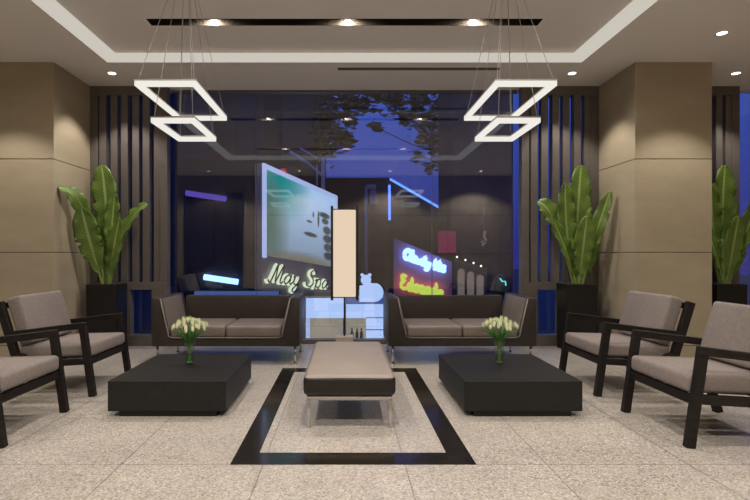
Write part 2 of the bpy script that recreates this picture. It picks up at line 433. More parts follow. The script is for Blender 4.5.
# ------------------------------------------------------------------ ceiling lamps
def spot(parent, energy, size=75, blend=.5, col=(1, .92, .83), rad=.03, z=-.02, tilt=(0, 0)):
    l = bpy.data.lights.new('bulb', 'SPOT'); l.energy = energy; l.spot_size = math.radians(size); l.spot_blend = blend
    l.color = col; l.shadow_soft_size = rad
    o = bpy.data.objects.new('bulb', l); COL.objects.link(o); o.parent = parent; o.location = (0, 0, z)
    o.rotation_euler = (tilt[0], tilt[1], 0)
def downlight(x, y, z, label, e, size=75, group='recessed ceiling downlights', r=.045, blend=.5, tilt=(0, 0)):
    t = thing('downlight', label, 'ceiling light', (x, y, z), 0, group)
    bm = B(); lathe(bm, [(r, 0), (r * 1.3, 0), (r * 1.3, -.005), (r, -.005), (r, 0)], 24, caps=False); obj('trim_ring', bm, 'trimring', t)
    bm = B(); lathe(bm, [(r, -.001), (r, -.004)], 24); obj('lens', bm, 'lens', t)
    spot(t, e, size, blend, tilt=tilt)
E1 = 60
dl = [
 (-2.85, 6.13, CZ, 'small recessed ceiling downlight over the plant at the left of the window', 58),
 (2.79, 6.13, CZ, 'small recessed ceiling downlight over the plant right of the window', 58),
 (4.80, 6.13, CZ, 'small recessed downlight over the plant beyond the right stone pier', 58),
 (3.79, 5.02, CZ, 'small recessed downlight in front of the right stone pier', 72),
 (-3.79, 5.02, CZ, 'small recessed downlight in front of the left stone pier', 72),
 (-3.79, 2.6, CZ, 'added out-of-view downlight above the nearer left armchair', E1),  # pair of unseen downlights added to fill the room sides
 (3.79, 2.6, CZ, 'added out-of-view downlight above the nearer right armchair', E1),
 (-3.6, .35, CZ, 'added out-of-view downlight in front of the dark rear door', 150),  # four unseen downlights added to brighten the rear wall and its reflection
 (-1.2, .35, CZ, 'added out-of-view downlight by the rear wall next to the door', 150),
 (1.2, .35, CZ, 'added out-of-view downlight by the middle of the rear wall', 150),
 (3.6, .35, CZ, 'added out-of-view downlight by the right end of the rear wall', 150)]
for x, y, z, lb, e in dl: downlight(x, y, z, lb, e, 92 if y > 5 else 125, blend=.4)
for yy, ww in ((5.005, 'dark ceiling slot nearest the window'), (2.59, 'dark ceiling slot nearest the rear wall')):
    for x, pos in ((-1.33, 'left'), (.035, 'middle'), (1.32, 'right')):
        downlight(x, yy, TZ + .085, 'bright round downlight at the %s of the %s' % (pos, ww), 75, 270 if yy > 4 else 200, 'downlights in the ceiling slots', .05)

def pendant(x, label):
    t = thing('pendant_light', label, 'pendant light', (x, 3.905, TZ), 0, 'pairs of hanging LED frames')
    bm = B(); lathe(bm, [(.06, 0), (.06, -.02), (.05, -.025)], 24); obj('canopy', bm, 'alu', t)
    for w_, l_, z in ((.43, .91, 2.37), (.32, .61, 2.155)):
        zz = z - TZ
        bm = B(); tw = .034
        ring(bm, -w_ / 2, w_ / 2, -l_ / 2, l_ / 2, tw, tw, zz + .034, zz + .045)
        fr = obj('light_frame', bm, 'alu', t)
        bm = B(); e = .002
        ring(bm, -w_ / 2 + e, w_ / 2 - e, -l_ / 2 + e, l_ / 2 - e, tw - 2 * e, tw - 2 * e, zz, zz + .034)
        obj('diffuser', bm, 'led', fr)
        for sx in (-1, 1):
            for sy in (-1, 1):
                bm = B(); tube(bm, [(sx * .02, sy * .02, -.02), (sx * (w_ / 2 - .02), sy * (l_ / 2 - .02), zz + .045)], .0022, 5)
                obj('cable', bm, 'wire', t)
    return t
pendant(-1.238, 'pair of white rectangular LED frames on cables above the left coffee table')
pendant(1.255, 'pair of white rectangular LED frames on cables above the right coffee table')

# ------------------------------------------------------------------ armchair (faces -X)
def make_armchair(label):
    t = thing('armchair', label, 'armchair', group='black framed armchairs')
    for s in (-1, 1):
        y = s * .352
        bm = B(); bar(bm, (-.362, y, 0), (-.275, y, .62), .055, .048); obj('leg', bm, 'wood', t)
        bm = B(); bar(bm, (.235, y, .36), (.345, y, 0), .055, .048); obj('leg', bm, 'wood', t)
        bm = B(); bar(bm, (-.302, y, .605), (.33, y, .525), .052, .055); obj('armrest', bm, 'wood', t)
        bm = B(); bar(bm, (.262, y, .25), (.43, y, .80), .064, .048); obj('back_post', bm, 'wood', t)
    bm = B()
    for s in (-1, 1): bar(bm, (-.325, s * .352, .30), (.28, s * .352, .265), .055, .04)
    bar(bm, (-.318, -.33, .29), (-.318, .33, .29), .035, .058, (0, 0, 1)); bar(bm, (.262, -.33, .265), (.262, .33, .265), .035, .055, (0, 0, 1))
    for k in range(5): bar(bm, (-.3, -.26 + k * .13, .30), (.26, -.26 + k * .13, .27), .012, .05)
    obj('seat_frame', bm, 'wood', t)
    bm = B()
    bar(bm, (.42, -.33, .765), (.42, .33, .765), .03, .05, (0, 0, 1)); bar(bm, (.345, -.33, .52), (.345, .33, .52), .03, .05, (0, 0, 1))
    obj('back_rail', bm, 'wood', t)
    bm = B(); mt = Matrix.Translation((-.02, 0, .378)) @ Matrix.Rotation(math.radians(1.5), 4, 'Y')
    box(bm, -.325, .30, -.325, .325, -.057, .058, .03, 4, mat=mt)
    for v in bm.verts:   # gentle crown
        if v.co.z > .40: v.co.z += .012 * (1 - (v.co.y / .33) ** 2) * max(0, 1 - ((v.co.x + .02) / .33) ** 2)
    autosmooth(obj('seat_cushion', bm, 'fabric', t), 60)
    bm = B(); mt = Matrix.Translation((.280, 0, .635)) @ Matrix.Rotation(math.radians(17), 4, 'Y')
    box(bm, -.063, .062, -.328, .328, -.215, .215, .03, 4, mat=mt)
    autosmooth(obj('back_cushion', bm, 'fabric', t), 60)
    return t
ac = make_armchair('right-hand taupe armchair standing nearer the viewer, cut off by the right edge')
ac.location = (2.51, 3.47, 0)
dup(ac, (2.51, 4.60, 0), 0, 'taupe armchair beside the right stone pier, nearer the window of the right pair')
dup(ac, (-2.50, 3.47, 0), PI, 'left-hand taupe armchair nearer the viewer, cut off by the left edge')
dup(ac, (-2.50, 4.60, 0), PI, 'taupe armchair in front of the left stone pier and planter')

# ------------------------------------------------------------------ sofa (faces -Y), origin at floor centre
def make_sofa(label):
    t = thing('sofa', label, 'sofa', group='two-seat brown leather sofas')
    W, F, K = .808, -.39, .39
    bm = B()
    for s in (-1, 1):
        pts = [(s * W, .20), (s * W, .732), (s * (W - .10), .732), (s * (W - .19), .33), (s * (W - .20), .20)]
        prism(bm, pts if s > 0 else pts[::-1], 'y', F, K, .014)
    box(bm, -W + .17, W - .17, K - .13, K, .20, .705, .014, 2)
    box(bm, -W + .15, W - .15, F + .004, K - .1, .20, .30, .014, 2)
    autosmooth(obj('frame', bm, 'leather', t), 35)
    bm = B()
    path = [(-W + .10, F - .001, .727), (-W + .19, F - .001, .315), (-W + .23, F - .001, .298), (W - .23, F - .001, .298), (W - .19, F - .001, .315), (W - .10, F - .001, .727)]
    tube(bm, path, .009, 6); obj('piping', bm, 'leather_edge', t)
    for s in (-1, 1):
        bm = B(); a, b = sorted((s * .004, s * .608))
        box(bm, a, b, F + .005, K - .12, .298, .425, .03, 4)
        for v in bm.verts:
            if v.co.z > .40: v.co.z += .014 * (1 - ((v.co.x - (a + b) / 2) / .32) ** 2)
        autosmooth(obj('seat_cushion', bm, 'seat_leather', t), 60)
        bm = B(); xi = s * (W - .19) 
        pts = [(s * (W - .105), .722), (s * (W - .19), .35), (s * (W - .20), .35), (s * (W - .117), .722)]
        prism(bm, pts if s > 0 else pts[::-1], 'y', F + .02, K - .135, 0)
        obj('lit_arm_face', bm, 'seat_leather', t)  # lighter slab paints the inner side of the arm as lit
        for yy in (F + .05, K - .05):
            bm = B(); tube(bm, [(s * (W - .05), yy, 0), (s * (W - .05), yy, .205)], .013, 10)
            lathe(bm, [(.02, 0), (.02, .008)], 12, (s * (W - .05), yy, 0))
            obj('leg', bm, 'chrome', t)
    return t
sf = make_sofa('brown leather two-seat sofa to the right of the floor lamp'); sf.location = (1.29, 5.84, 0)
dup(sf, (-1.30, 5.84, 0), 0, 'brown leather two-seat sofa to the left of the floor lamp')

# ------------------------------------------------------------------ coffee tables
def make_table(label):
    t = thing('coffee_table', label, 'coffee table', group='low black block coffee tables')
    bm = B(); box(bm, -.4375, .4375, -.505, .505, .042, .267, .004, 2); obj('tabletop', bm, 'table', t)
    bm = B(); box(bm, -.36, .36, -.485, .46, 0, .042); obj('plinth', bm, 'planter', t)
    return t
ct = make_table('low square black coffee table between the bench and the right armchairs'); ct.location = (1.325, 4.205, 0)
dup(ct, (-1.316, 4.205, 0), 0, 'low square black coffee table between the bench and the left armchairs')

# ------------------------------------------------------------------ bench
def bench():
    t = thing('bench', 'long beige leather ottoman bench on chrome legs inside the black floor frame', 'bench', (.035, 4.15, 0))
    L, W = .70, .322
    bm = B(); box(bm, -W, W, -L, L, .217, .367, .042, 5)
    for f in bm.faces:
        f.material_index = 0 if f.calc_center_median().z > .35 and f.normal.z > .5 else 1  # one leather: top painted as lit, sides painted as shaded
    autosmooth(obj('cushion', bm, ['bench_lit', 'bench_shaded'], t), 50)
    bm = B(); x, y = .298, L - .02
    ring(bm, -x, x, -y, y, .025, .025, .192, .217); obj('frame', bm, 'chrome', t)
    for sx in (-1, 1):
        for sy in (-1, 1):
            bm = B(); xa, xb = sorted((sx * x, sx * (x - .028))); ya, yb = sorted((sy * y, sy * (y - .028)))
            box(bm, xa, xb, ya, yb, 0, .2, .003, 1); obj('leg', bm, 'chrome', t)
bench()

# ------------------------------------------------------------------ floor lamp
def lamp():
    t = thing('floor_lamp', 'tall floor lamp with glowing cream rectangular shade between two dark uprights, between the sofas', 'floor lamp', (0, 6.1, 0))
    bm = B(); box(bm, -.105, .105, -.105, .105, 0, .215, .006, 2); obj('base', bm, 'lampbase', t)
    bm = B(); tube(bm, [(0, 0, .21), (0, 0, .72)], .011, 10); obj('pole', bm, 'lampdark', t)
    bm = B(); box(bm, -.135, .135, -.09, .09, .695, 1.745, .012, 3); obj('lamp_shade', bm, 'shade', t)
    for s in (-1, 1):
        bm = B(); a, b = sorted((s * .137, s * .165)); box(bm, a, b, -.11, .11, .655, 1.79, .003, 1)
        obj('side_bar', bm, 'lampdark', t)
    for z in (.68, 1.746):
        bm = B(); box(bm, -.137, .137, -.015, .015, z, z + .014); obj('crossbar', bm, 'lampdark', t)
lamp()

# ------------------------------------------------------------------ vases and tulips
def vase(x, side):
    t = thing('vase', 'clear glass vase holding white tulips on the %s coffee table' % side, 'vase', (x, 4.26, .267), 0, 'glass vases on the coffee tables')
    bm = B(); lathe(bm, [(.034, 0), (.036, .004), (.040, .10), (.046, .205), (.043, .205), (.037, .10), (.032, .012)], 28)
    obj('vase_body', bm, 'vase_glass', t)
    bm = B(); lathe(bm, [(.031, .013), (.0365, .11)], 24); obj('water', bm, 'water', t)
    bm = B()
    for k in range(26):
        a = rnd.uniform(0, 2 * PI); r = .024 * math.sqrt(rnd.random())
        bmesh.ops.create_icosphere(bm, subdivisions=1, radius=.006, matrix=Matrix.Translation((r * math.cos(a), r * math.sin(a), .019 + rnd.random() * .008)))
    o = obj('pebbles', bm, 'lampbase', t); o['kind'] = 'stuff'
    n = 38
    for i in range(n):
        a = i * 2.399 + rnd.uniform(-.2, .2); rr = math.sqrt((i + .5) / n)
        spread = .155 * rr; h = .365 - .065 * rr ** 2 + rnd.uniform(-.012, .012)
        top = Vector((spread * math.cos(a), spread * math.sin(a), h))
        pts = catmull([(-.014 * math.cos(a), -.014 * math.sin(a), .03), (.012 * rr * math.cos(a), .012 * rr * math.sin(a), .12), (.030 * rr * math.cos(a), .030 * rr * math.sin(a), .205), top * .93 + Vector((0, 0, 0)), top], 4)
        tl = thing('tulip', 'white tulip on a green stem in the vase on the %s coffee table' % side, 'flower', (x, 4.26, .267), 0, 'tulips in the %s vase' % side)
        bm = B(); tube(bm, pts, .0028, 5)
        obj('stem', bm, 'stem', tl)
        d = (Vector(pts[-1]) - Vector(pts[-3])).normalized(); q = d.to_track_quat('Z', 'Y').to_matrix().to_4x4(); q.translation = Vector(pts[-1]) - d * .004
        bm = B()
        for j in range(6):
            aj = j * PI / 3 + (0 if j % 2 else .1); ro = 1.0 if j % 2 else .86
            prof = [(0, .003, 0), (.35, .0115, .014), (.7, .0135, .031), (.9, .013, .043), (1, .010, .052)]
            prev = None
            for (u, r_, z_) in prof:
                wv = .55 * math.sin(PI * min(1, .18 + u * .8)) 
                row = [bm.verts.new(q @ Vector((r_ * ro * math.cos(aj + da), r_ * ro * math.sin(aj + da), z_))) for da in (-wv, 0, wv)]
                if prev:
                    for k in range(2): bm.faces.new((prev[k], prev[k + 1], row[k + 1], row[k]))
                prev = row
        obj('flower', bm, 'petal', tl, smooth=True)
        if i % 3 == 0:
            bm = B(); prev = None; sd = Vector((-math.sin(a), math.cos(a), 0))
            for k in range(7):
                u = k / 6; c = Vector((math.cos(a) * (.01 + .1 * u * u), math.sin(a) * (.01 + .1 * u * u), .12 + .17 * u)); wv = .014 * math.sin(PI * (.12 + .86 * u))
                row = [bm.verts.new(c - sd * wv), bm.verts.new(c + Vector((0, 0, -.003))), bm.verts.new(c + sd * wv)]
                if prev:
                    for kk in range(2): bm.faces.new((prev[kk], prev[kk + 1], row[kk + 1], row[kk]))
                prev = row
            obj('leaf', bm, 'stem', tl, smooth=True)
vase(-1.32, 'left'); vase(1.32, 'right')

# ------------------------------------------------------------------ banana plants in planters
def banana_leaf(parent, base, ctl, tip, width, facing, start=.38, fold=.35, tear=5, seed=0, curl=0.0):
    """blade along a bezier from base over ctl to tip; 'facing' = direction the upper side looks"""
    r = random.Random(seed)
    base, ctl, tip = Vector(base), Vector(ctl), Vector(tip); F = Vector(facing).normalized()
    def bz(t): return base * (1 - t) ** 2 + ctl * 2 * t * (1 - t) + tip * t * t
    def bd(t): return ((ctl - base) * (1 - t) + (tip - ctl) * t).normalized()
    bm = B(); uvl = bm.loops.layers.uv.new('UVMap')
    n = 44; m = 4; prev = None
    tears = {1: sorted(r.sample(range(8, n - 5), tear)), -1: sorted(r.sample(range(8, n - 5), tear))}
    L = (tip - base).length; ph = r.uniform(0, 6)
    for i in range(n + 1):
        u = i / n; t = start + (1 - start) * u
        c = bz(t); d = bd(t); s = d.cross(F).normalized(); nrm = s.cross(d).normalized()
        hw = width / 2 * (math.sin(PI * min(1, u ** 1.15)) ** .52 if 0 < u < 1 else 0) * 1.12 + .003
        row = []
        for j in range(-m, m + 1):
            v = j / m; av = abs(v)
            sg = 1 if v > 0 else -1
            w_ = hw
            if j:
                near = min(abs(i - q) for q in tears[sg]); 
                if near == 0: w_ *= (1 - .28 * av)
            off = s * v * w_ + nrm * (fold * w_ * av ** 1.5 - fold * .3 * w_ * av ** 3)
            off += nrm * .012 * math.sin(u * 26 + ph + sg) * av ** 2 + d * (.10 * w_ * av)   # wavy edge
            if curl: off -= nrm * curl * (u ** 3) * .12
            row.append((bm.verts.new(c + off), (v + 1) / 2, u))
        if prev:
            for j in range(2 * m):
                q = (prev[j], prev[j + 1], row[j + 1], row[j])
                f = bm.faces.new([a[0] for a in q]); f.smooth = True
                for lp, a in zip(f.loops, q): lp[uvl].uv = (a[1], a[2])
        prev = row
    lf = obj('leaf', bm, 'leaf', parent)
    md = lf.modifiers.new('thickness', 'SOLIDIFY'); md.thickness = .003
    bm = B(); k = 14
    tube(bm, [bz(start * 1.15 * i / k) - F * .002 for i in range(k + 1)], [.020 - .010 * i / k for i in range(k + 1)], 8)
    obj('stalk', bm, 'stalk', lf)
    bm = B(); tube(bm, [bz(start + (1 - start) * i / k * .97) - F * .004 for i in range(k + 1)], [.009 - .007 * i / k for i in range(k + 1)], 6)
    obj('midrib', bm, 'stalk', lf)
def planted(x, label, leaves, sd):
    t = thing('potted_banana_plant', label, 'potted plant', (x, 6.36, 0), 0, 'banana plants in tall black planters')
    bm = B(); prism(bm, [(-.183, 0), (.183, 0), (.19, .834), (-.19, .834)], 'y', -.16, .16, .006)
    pl = obj('planter', bm, 'planter', t)
    bm = B(); box(bm, -.17, .17, -.14, .14, .80, .838); obj('soil', bm, 'soil', t)
    for i, (bx, cx, cz, tx, tz, w_, yb, yt, fc, st, fo, cu) in enumerate(leaves):
        banana_leaf(t, (bx, -.02 + yb * .3, .82), (cx, (yb + yt) / 2, cz), (tx, yt, tz), w_, fc, st, fo, 5, sd + i, cu)
# columns: base x, control x, control z, tip x, tip z, width, y base, y tip, facing, start, fold, curl   (z absolute)
right_leaves = [
 (.02, .02, 1.55, .11, 2.36, .28, .06, .10, (0, -1, .15), .34, .2, 0),
 (-.02, -.16, 1.50, -.14, 2.12, .22, .0, .0, (.15, -1, .1), .25, .25, 0),
 (-.04, -.26, 1.75, -.46, 1.90, .25, .02, -.05, (.35, -1, .35), .28, .25, .6),
 (-.02, -.14, 1.20, -.38, 1.68, .17, -.06, -.16, (.5, -1, .1), .15, .3, 0),
 (.01, .00, 1.2, .03, 1.68, .22, -.08, -.22, (0, -1, .15), .15, .2, 0),
 (.05, .17, 1.45, .30, 1.99, .15, .0, -.25, (-.6, -.8, .2), .20, .4, 0),
 (.04, .08, 1.4, .17, 1.98, .17, .05, .08, (-.3, -1, .1), .2, .3, 0),
 (.05, .16, 1.1, .24, 1.50, .12, -.04, -.04, (-.5, -.9, .2), .2, .35, 0)]
left_leaves = [
 (-.02, .02, 1.60, -.10, 2.36, .29, .04, .06, (0, -1, .15), .36, .2, 0),
 (-.03, -.06, 1.85, -.29, 2.03, .17, .0, -.52, (-.2, -.75, .9), .42, .3, .5),
 (-.03, -.10, 1.35, -.14, 1.77, .27, -.12, -.36, (.12, -1, .15), .15, .2, 0),
 (.04, .14, 1.55, .48, 1.88, .20, .02, -.04, (-.45, -.8, .5), .30, .3, .5),
 (.04, .12, 1.2, .24, 1.66, .20, -.08, -.18, (-.15, -1, .15), .15, .25, 0),
 (.02, .05, 1.5, .10, 1.97, .18, .0, .0, (0, -1, .15), .26, .3, 0),
 (-.03, -.08, 1.6, -.20, 2.19, .12, .08, .10, (.2, -1, .1), .30, .3, 0),
 (.02, -.04, 1.1, -.10, 1.50, .16, .05, .05, (0, -1, .15), .15, .25, 0)]
planted(-3.02, 'broad-leaved banana plant in a tall black planter by the left stone pier', left_leaves, 10)
planted(2.95, 'broad-leaved banana plant in a tall black planter right of the right sofa', right_leaves, 30)
planted(4.81, 'broad-leaved banana plant in a black planter beyond the right stone pier', right_leaves, 30)

# ------------------------------------------------------------------ street outside
bm = B(); box(bm, -25, 25, YF + .0, 45, -.12, -.06); s_ = obj('street_ground', bm, 'asphalt'); s_.name = 'floor_street'; s_['kind'] = 'structure'
def building(label, px0, px1, d, ztop, depth, wallm, winrows, wincols, roofslope=None, z0=-.06, winm='panel_dark'):
    x0, x1 = (px0 - 344.5) / 500 * d, (px1 - 344.5) / 500 * d
    t = thing('building', label, 'building', ((x0 + x1) / 2, d, z0))
    hw = (x1 - x0) / 2; zt = ztop - z0; zr = (roofslope if roofslope is not None else ztop) - z0
    bm = B(); prism(bm, [(-hw, 0), (hw, 0), (hw, zr), (-hw, zt)], 'y', 0, depth, 0); obj('wall', bm, wallm, t)
    for r_ in range(winrows):
        for c_ in range(wincols):
            cx = -hw + (c_ + .5) * 2 * hw / wincols; ww = hw / wincols * .55; zb = 1.0 + r_ * (min(zt, zr) - .6) / winrows; hh = (min(zt, zr) - .6) / winrows * .6
            if wincols == 0: continue
            bm = B(); ring_pts = None
            box(bm, cx - ww - .04, cx + ww + .04, -.05, 0, zb - .04, zb); box(bm, cx - ww - .04, cx + ww + .04, -.05, 0, zb + hh, zb + hh + .04)
            box(bm, cx - ww - .04, cx - ww, -.05, 0, zb, zb + hh); box(bm, cx + ww, cx + ww + .04, -.05, 0, zb, zb + hh)
            w_ = obj('window', bm, 'panel_dark', t)
            bm = B(); box(bm, cx - ww, cx + ww, -.02, -.001, zb, zb + hh); obj('pane', bm, winm, w_)
    return t
building('tall dark building across the street behind the left half of the window', 174, 322, 13, 9.0, 3, 'dark_wall', 3, 3)
building('far dark navy building seen through the slatted screen left of the window', 60, 171.5, 20, 12.0, 3, 'navy_wall', 0, 0)
building('low dark flat-roofed building behind the street lamp, left of the blue neon strips', 326, 389, 15, 3.52, 3, 'purple_wall', 0, 0)
building('low dark building whose roof slopes down along the blue neon strip', 389.5, 452, 15, 3.50, 3, 'purple_wall', 0, 0, 2.35)
building('tall mauve building behind the right third of the window', 452.5, 513, 12, 8.0, 1.8, 'purple_wall', 0, 0)

# lightbox billboard
def quad_box(bm, a, b, c, d, th, uv=False, mi=0):
    """a,b,c,d = bottom-left, bottom-right, top-right, top-left ; thickness away from viewer"""
    a, b, c, d = map(Vector, (a, b, c, d)); n = (b - a).cross(d - a).normalized()   # towards viewer if -Y
    if n.y > 0: n = -n
    f = [bm.verts.new(v) for v in (a, b, c, d)]; g = [bm.verts.new(v - n * th) for v in (a, b, c, d)]
    F = bm.faces.new(f); F.material_index = mi
    if uv:
        l = bm.loops.layers.uv.verify()
        for lp, q in zip(F.loops, ((0, 0), (1, 0), (1, 1), (0, 1))): lp[l].uv = q
    bm.faces.new(g[::-1])
    for k in range(4): bm.faces.new((f[k], g[k], g[(k + 1) % 4], f[(k + 1) % 4]))
    return n
BL, BR, TR_, TL = P(262, 292, 8.5), P(336, 303, 11), P(336, 196, 11), P(262, 163, 8.5)
O = BL.copy(); t = thing('billboard', 'large backlit pale blue picture billboard reading May Spa, behind the glass left of the lamp', 'billboard', O)
def bil(u, v, off=0.0):
    p = (BL * (1 - u) + BR * u) * (1 - v) + (TL * (1 - u) + TR_ * u) * v
    return p - O + Vector((-.55, -.8, 0)).normalized() * 0 + BN * off
BN = (BR - BL).cross(TL - BL).normalized(); BN = -BN if BN.y > 0 else BN
bm = B(); quad_box(bm, bil(0, 0), bil(1, 0), bil(1, 1), bil(0, 1), .15); obj('panel', bm, 'sign_back', t)
bm = B(); quad_box(bm, bil(.035, .29, .02), bil(.985, .33, .02), bil(.985, .965, .02), bil(.035, .965, .02), .018, uv=True); obj('picture', bm, 'picture', t)
bm = B()
quad_box(bm, bil(0, .962, .04), bil(1, .962, .04), bil(1, 1, .04), bil(0, 1, .04), .04); quad_box(bm, bil(0, .27, .04), bil(.03, .27, .04), bil(.03, .962, .04), bil(0, .962, .04), .04)
quad_box(bm, bil(.985, .33, .04), bil(1, .33, .04), bil(1, .962, .04), bil(.985, .962, .04), .04)
obj('frame', bm, 'frame_glow', t)
bm = B()
for u in (.1, .9): tube(bm, [bil(u, 0, -.08), bil(u, 0, -.08) * 1 + Vector((0, 0, -(O.z + bil(u, 0).z) - .06))], .05, 8)
obj('post', bm, 'lampdark', t)
GL = {
 'M': ([[(-.08, .12), (-.02, 0), (.10, .06), (.22, .5), (.34, .98), (.36, .5), (.38, .05), (.55, .5), (.72, .98), (.72, .5), (.68, .08), (.78, 0), (.86, .1)]], .88),
 'a': ([[(.42, .44), (.26, .5), (.06, .25), (.16, .0), (.34, .1), (.46, .36)], [(.48, .52), (.45, .12), (.54, 0), (.66, .14)]], .64),
 'y': ([[(.02, .42), (.10, .48), (.08, .15), (.22, 0), (.40, .15), (.47, .48), (.42, -.1), (.28, -.4), (.08, -.35), (.2, -.12), (.6, .12)]], .62),
 'S': ([[(.66, .78), (.52, .98), (.30, .92), (.24, .70), (.48, .48), (.56, .22), (.38, .02), (.12, .04), (.0, .2)]], .70),
 'p': ([[(.02, .38), (.12, .5), (.08, .05), (.02, -.4)], [(.08, .2), (.22, .48), (.42, .45), (.46, .18), (.3, 0), (.1, .08)]], .58),
 'C': ([[(.66, .80), (.45, 1.0), (.12, .8), (.04, .4), (.22, .04), (.5, .04), (.68, .2)]], .72),
 'l': ([[(.02, .1), (.2, .5), (.24, .98), (.12, .9), (.08, .3), (.16, 0), (.3, .1)]], .32),
 'o': ([[(.25, .5), (.06, .3), (.14, .02), (.36, .06), (.42, .36), (.25, .5), (.5, .4)]], .50),
 'u': ([[(.04, .48), (.06, .12), (.2, 0), (.38, .15), (.42, .48), (.42, .1), (.54, .04)]], .56),
 'd': ([[(.42, .42), (.22, .5), (.05, .25), (.16, 0), (.36, .12), (.44, .98), (.42, .1), (.54, .04)]], .58),
 'b': ([[(.04, .1), (.16, .95), (.10, .1), (.26, 0), (.44, .25), (.32, .48), (.14, .4)]], .50),
 's': ([[(.36, .42), (.2, .5), (.1, .38), (.3, .2), (.26, .02), (.04, .04)]], .42),
 'E': ([[(.56, .9), (.2, .98), (.1, .72), (.4, .55), (.1, .42), (.06, .12), (.3, .0), (.58, .12)]], .64),
 'g': ([[(.42, .42), (.22, .5), (.06, .25), (.18, .02), (.38, .15), (.44, .48), (.40, -.2), (.22, -.4), (.06, -.28)]], .54),
 'e': ([[(.06, .22), (.4, .28), (.36, .46), (.16, .46), (.06, .2), (.2, 0), (.46, .1)]], .50),
 ' ': ([], .38)}
def write(word, fn, width_units, r, shear=.25):
    """each letter: its own bmesh; fn(x, y) -> 3-D point with x in 0..1 along the word, y in cap heights"""
    tot = sum(GL[c][1] for c in word); x = 0; out = []
    for c in word:
        if GL[c][0]:
            bm = B()
            for st in GL[c][0]:
                pts = [fn((x + p.x + shear * p.y) / tot, p.y) for p in catmull([(a, b, 0) for a, b in st], 4)]
                tube(bm, pts, r, 8)
            out.append(bm)
        x += GL[c][1]
    return out
def sfn(off): return lambda x, y: bil((.03 + .78 * x), .085 + .145 * y + .03 * x, off)
for a, b in zip(write('May Spa', sfn(.04), 1, .033), write('May Spa', sfn(.085), 1, .013)):
    lt = obj('letter', a, 'cream_glow', t); obj('letter_face', b, 'letter_dark', lt)

# neon signs
t = thing('neon_sign', 'pale blue script neon over a yellow neon word, outside right of the lamp', 'neon sign', P(420, 290, 9.5))
O2 = P(420, 290, 9.5)
def wp(px, py, d, off=0): return P(px, py, d) - O2 + Vector((0, -off, 0))
bm = B(); quad_box(bm, wp(394, 300, 9.5), wp(452, 306, 9.5), wp(452, 262, 9.5), wp(394, 238, 9.5), .08); obj('back_panel', bm, 'neon_wall', t)
def l1(x, y): return wp(403 + 41 * x, 258 + 13.5 * x - 9.5 * y, 9.5, .09)
def l2(x, y): return wp(400 + 42 * x, 287.5 + 10 * x - 13.5 * y, 9.5, .12)
for bm in write('Cloudy bbs', l1, 1, .042, .2): obj('letter', bm, 'neon_white', t)
for bm in write('Edogade', l2, 1, .034, .0): obj('letter', bm, 'neon_yellow', t)
for bm in write('Edogade', lambda x, y: l2(x, y) + Vector((0, .06, 0)), 1, .02, .0): obj('halo_tube', bm, 'halo_red', t)  # hidden red tubes added behind the yellow letters for their red halo
bm = B()
for px in (400, 448): tube(bm, [wp(px, 300, 9.5, -.04), wp(px, 300, 9.5, -.04) + Vector((0, 0, -P(px, 300, 9.5).z - .06))], .03, 8)
obj('post', bm, 'lampdark', t)
def strip(name, label, cat, a, b, r, m, group=None):
    A = Vector(a); bm = B(); tube(bm, [Vector((0, 0, 0)), Vector(b) - A], r, 8); return tag(obj(name, bm, m, loc=A), label, cat, group)
strip('neon_tube', 'upright blue neon strip beside the sloping one above the neon words', 'neon light', P(389.5, 220, 14.8), P(389.5, 185, 14.8), .034, 'neon_blue', 'blue neon strips')
strip('neon_tube', 'sloping blue neon strip running down to the right above the neon words', 'neon light', P(390, 179, 14.8), P(442, 209, 14.8), .034, 'neon_blue', 'blue neon strips')
strip('light_strip', 'pale blue horizontal light strip above the left sofa, outside the glass', 'light', P(204, 277, 12.9), P(238, 282, 12.9), .075, 'neon_white')
strip('violet_tube', 'faint violet light tube outside, high above the left sofa', 'light', P(186, 193, 12.9), P(226, 199, 12.9), .07, 'neon_purple')
# banner
A = P(447, 253, 11.6); bm = B(); h = P(447, 231, 11.6).z - A.z; box(bm, -.2, .2, -.03, .03, 0, h, .004, 1); tag(obj('hanging_banner', bm, 'banner', loc=A), 'small square crimson sign hanging outside above the right sofa', 'sign')  # banner is no lamp; its glow is put into the material
# white rounded sign
A = P(370.5, 302, 7.26); t = thing('round_sign', 'pale blue glowing rounded sign just right of the lamp shade', 'sign', A)
bm = B(); k = 7.26 / 500
pts = [(-11 * k, 0), (4 * k, 0)] + [((4 + 9 * math.sin(a)) * k, (9.5 - 9.5 * math.cos(a)) * k) for a in [PI * i / 10 for i in range(1, 10)]] + [(-1 * k, 19 * k), (-11 * k, 16 * k)]
prism(bm, pts, 'y', 0, .03); obj('panel', bm, 'paleblue', t)
bm = B(); tube(bm, [(-4.5 * k, -.002, 22 * k), (-4.5 * k, .028, 22 * k)], 5.2 * k, 20)
obj('top_panel', bm, 'paleblue', t)
for s in (-1, 1):
    bm = B(); tube(bm, [((-4.5 + s * 3.8) * k, -.002, 27 * k), ((-4.5 + s * 3.8) * k, .028, 27 * k)], 1.8 * k, 12); obj('knob', bm, 'paleblue', t)

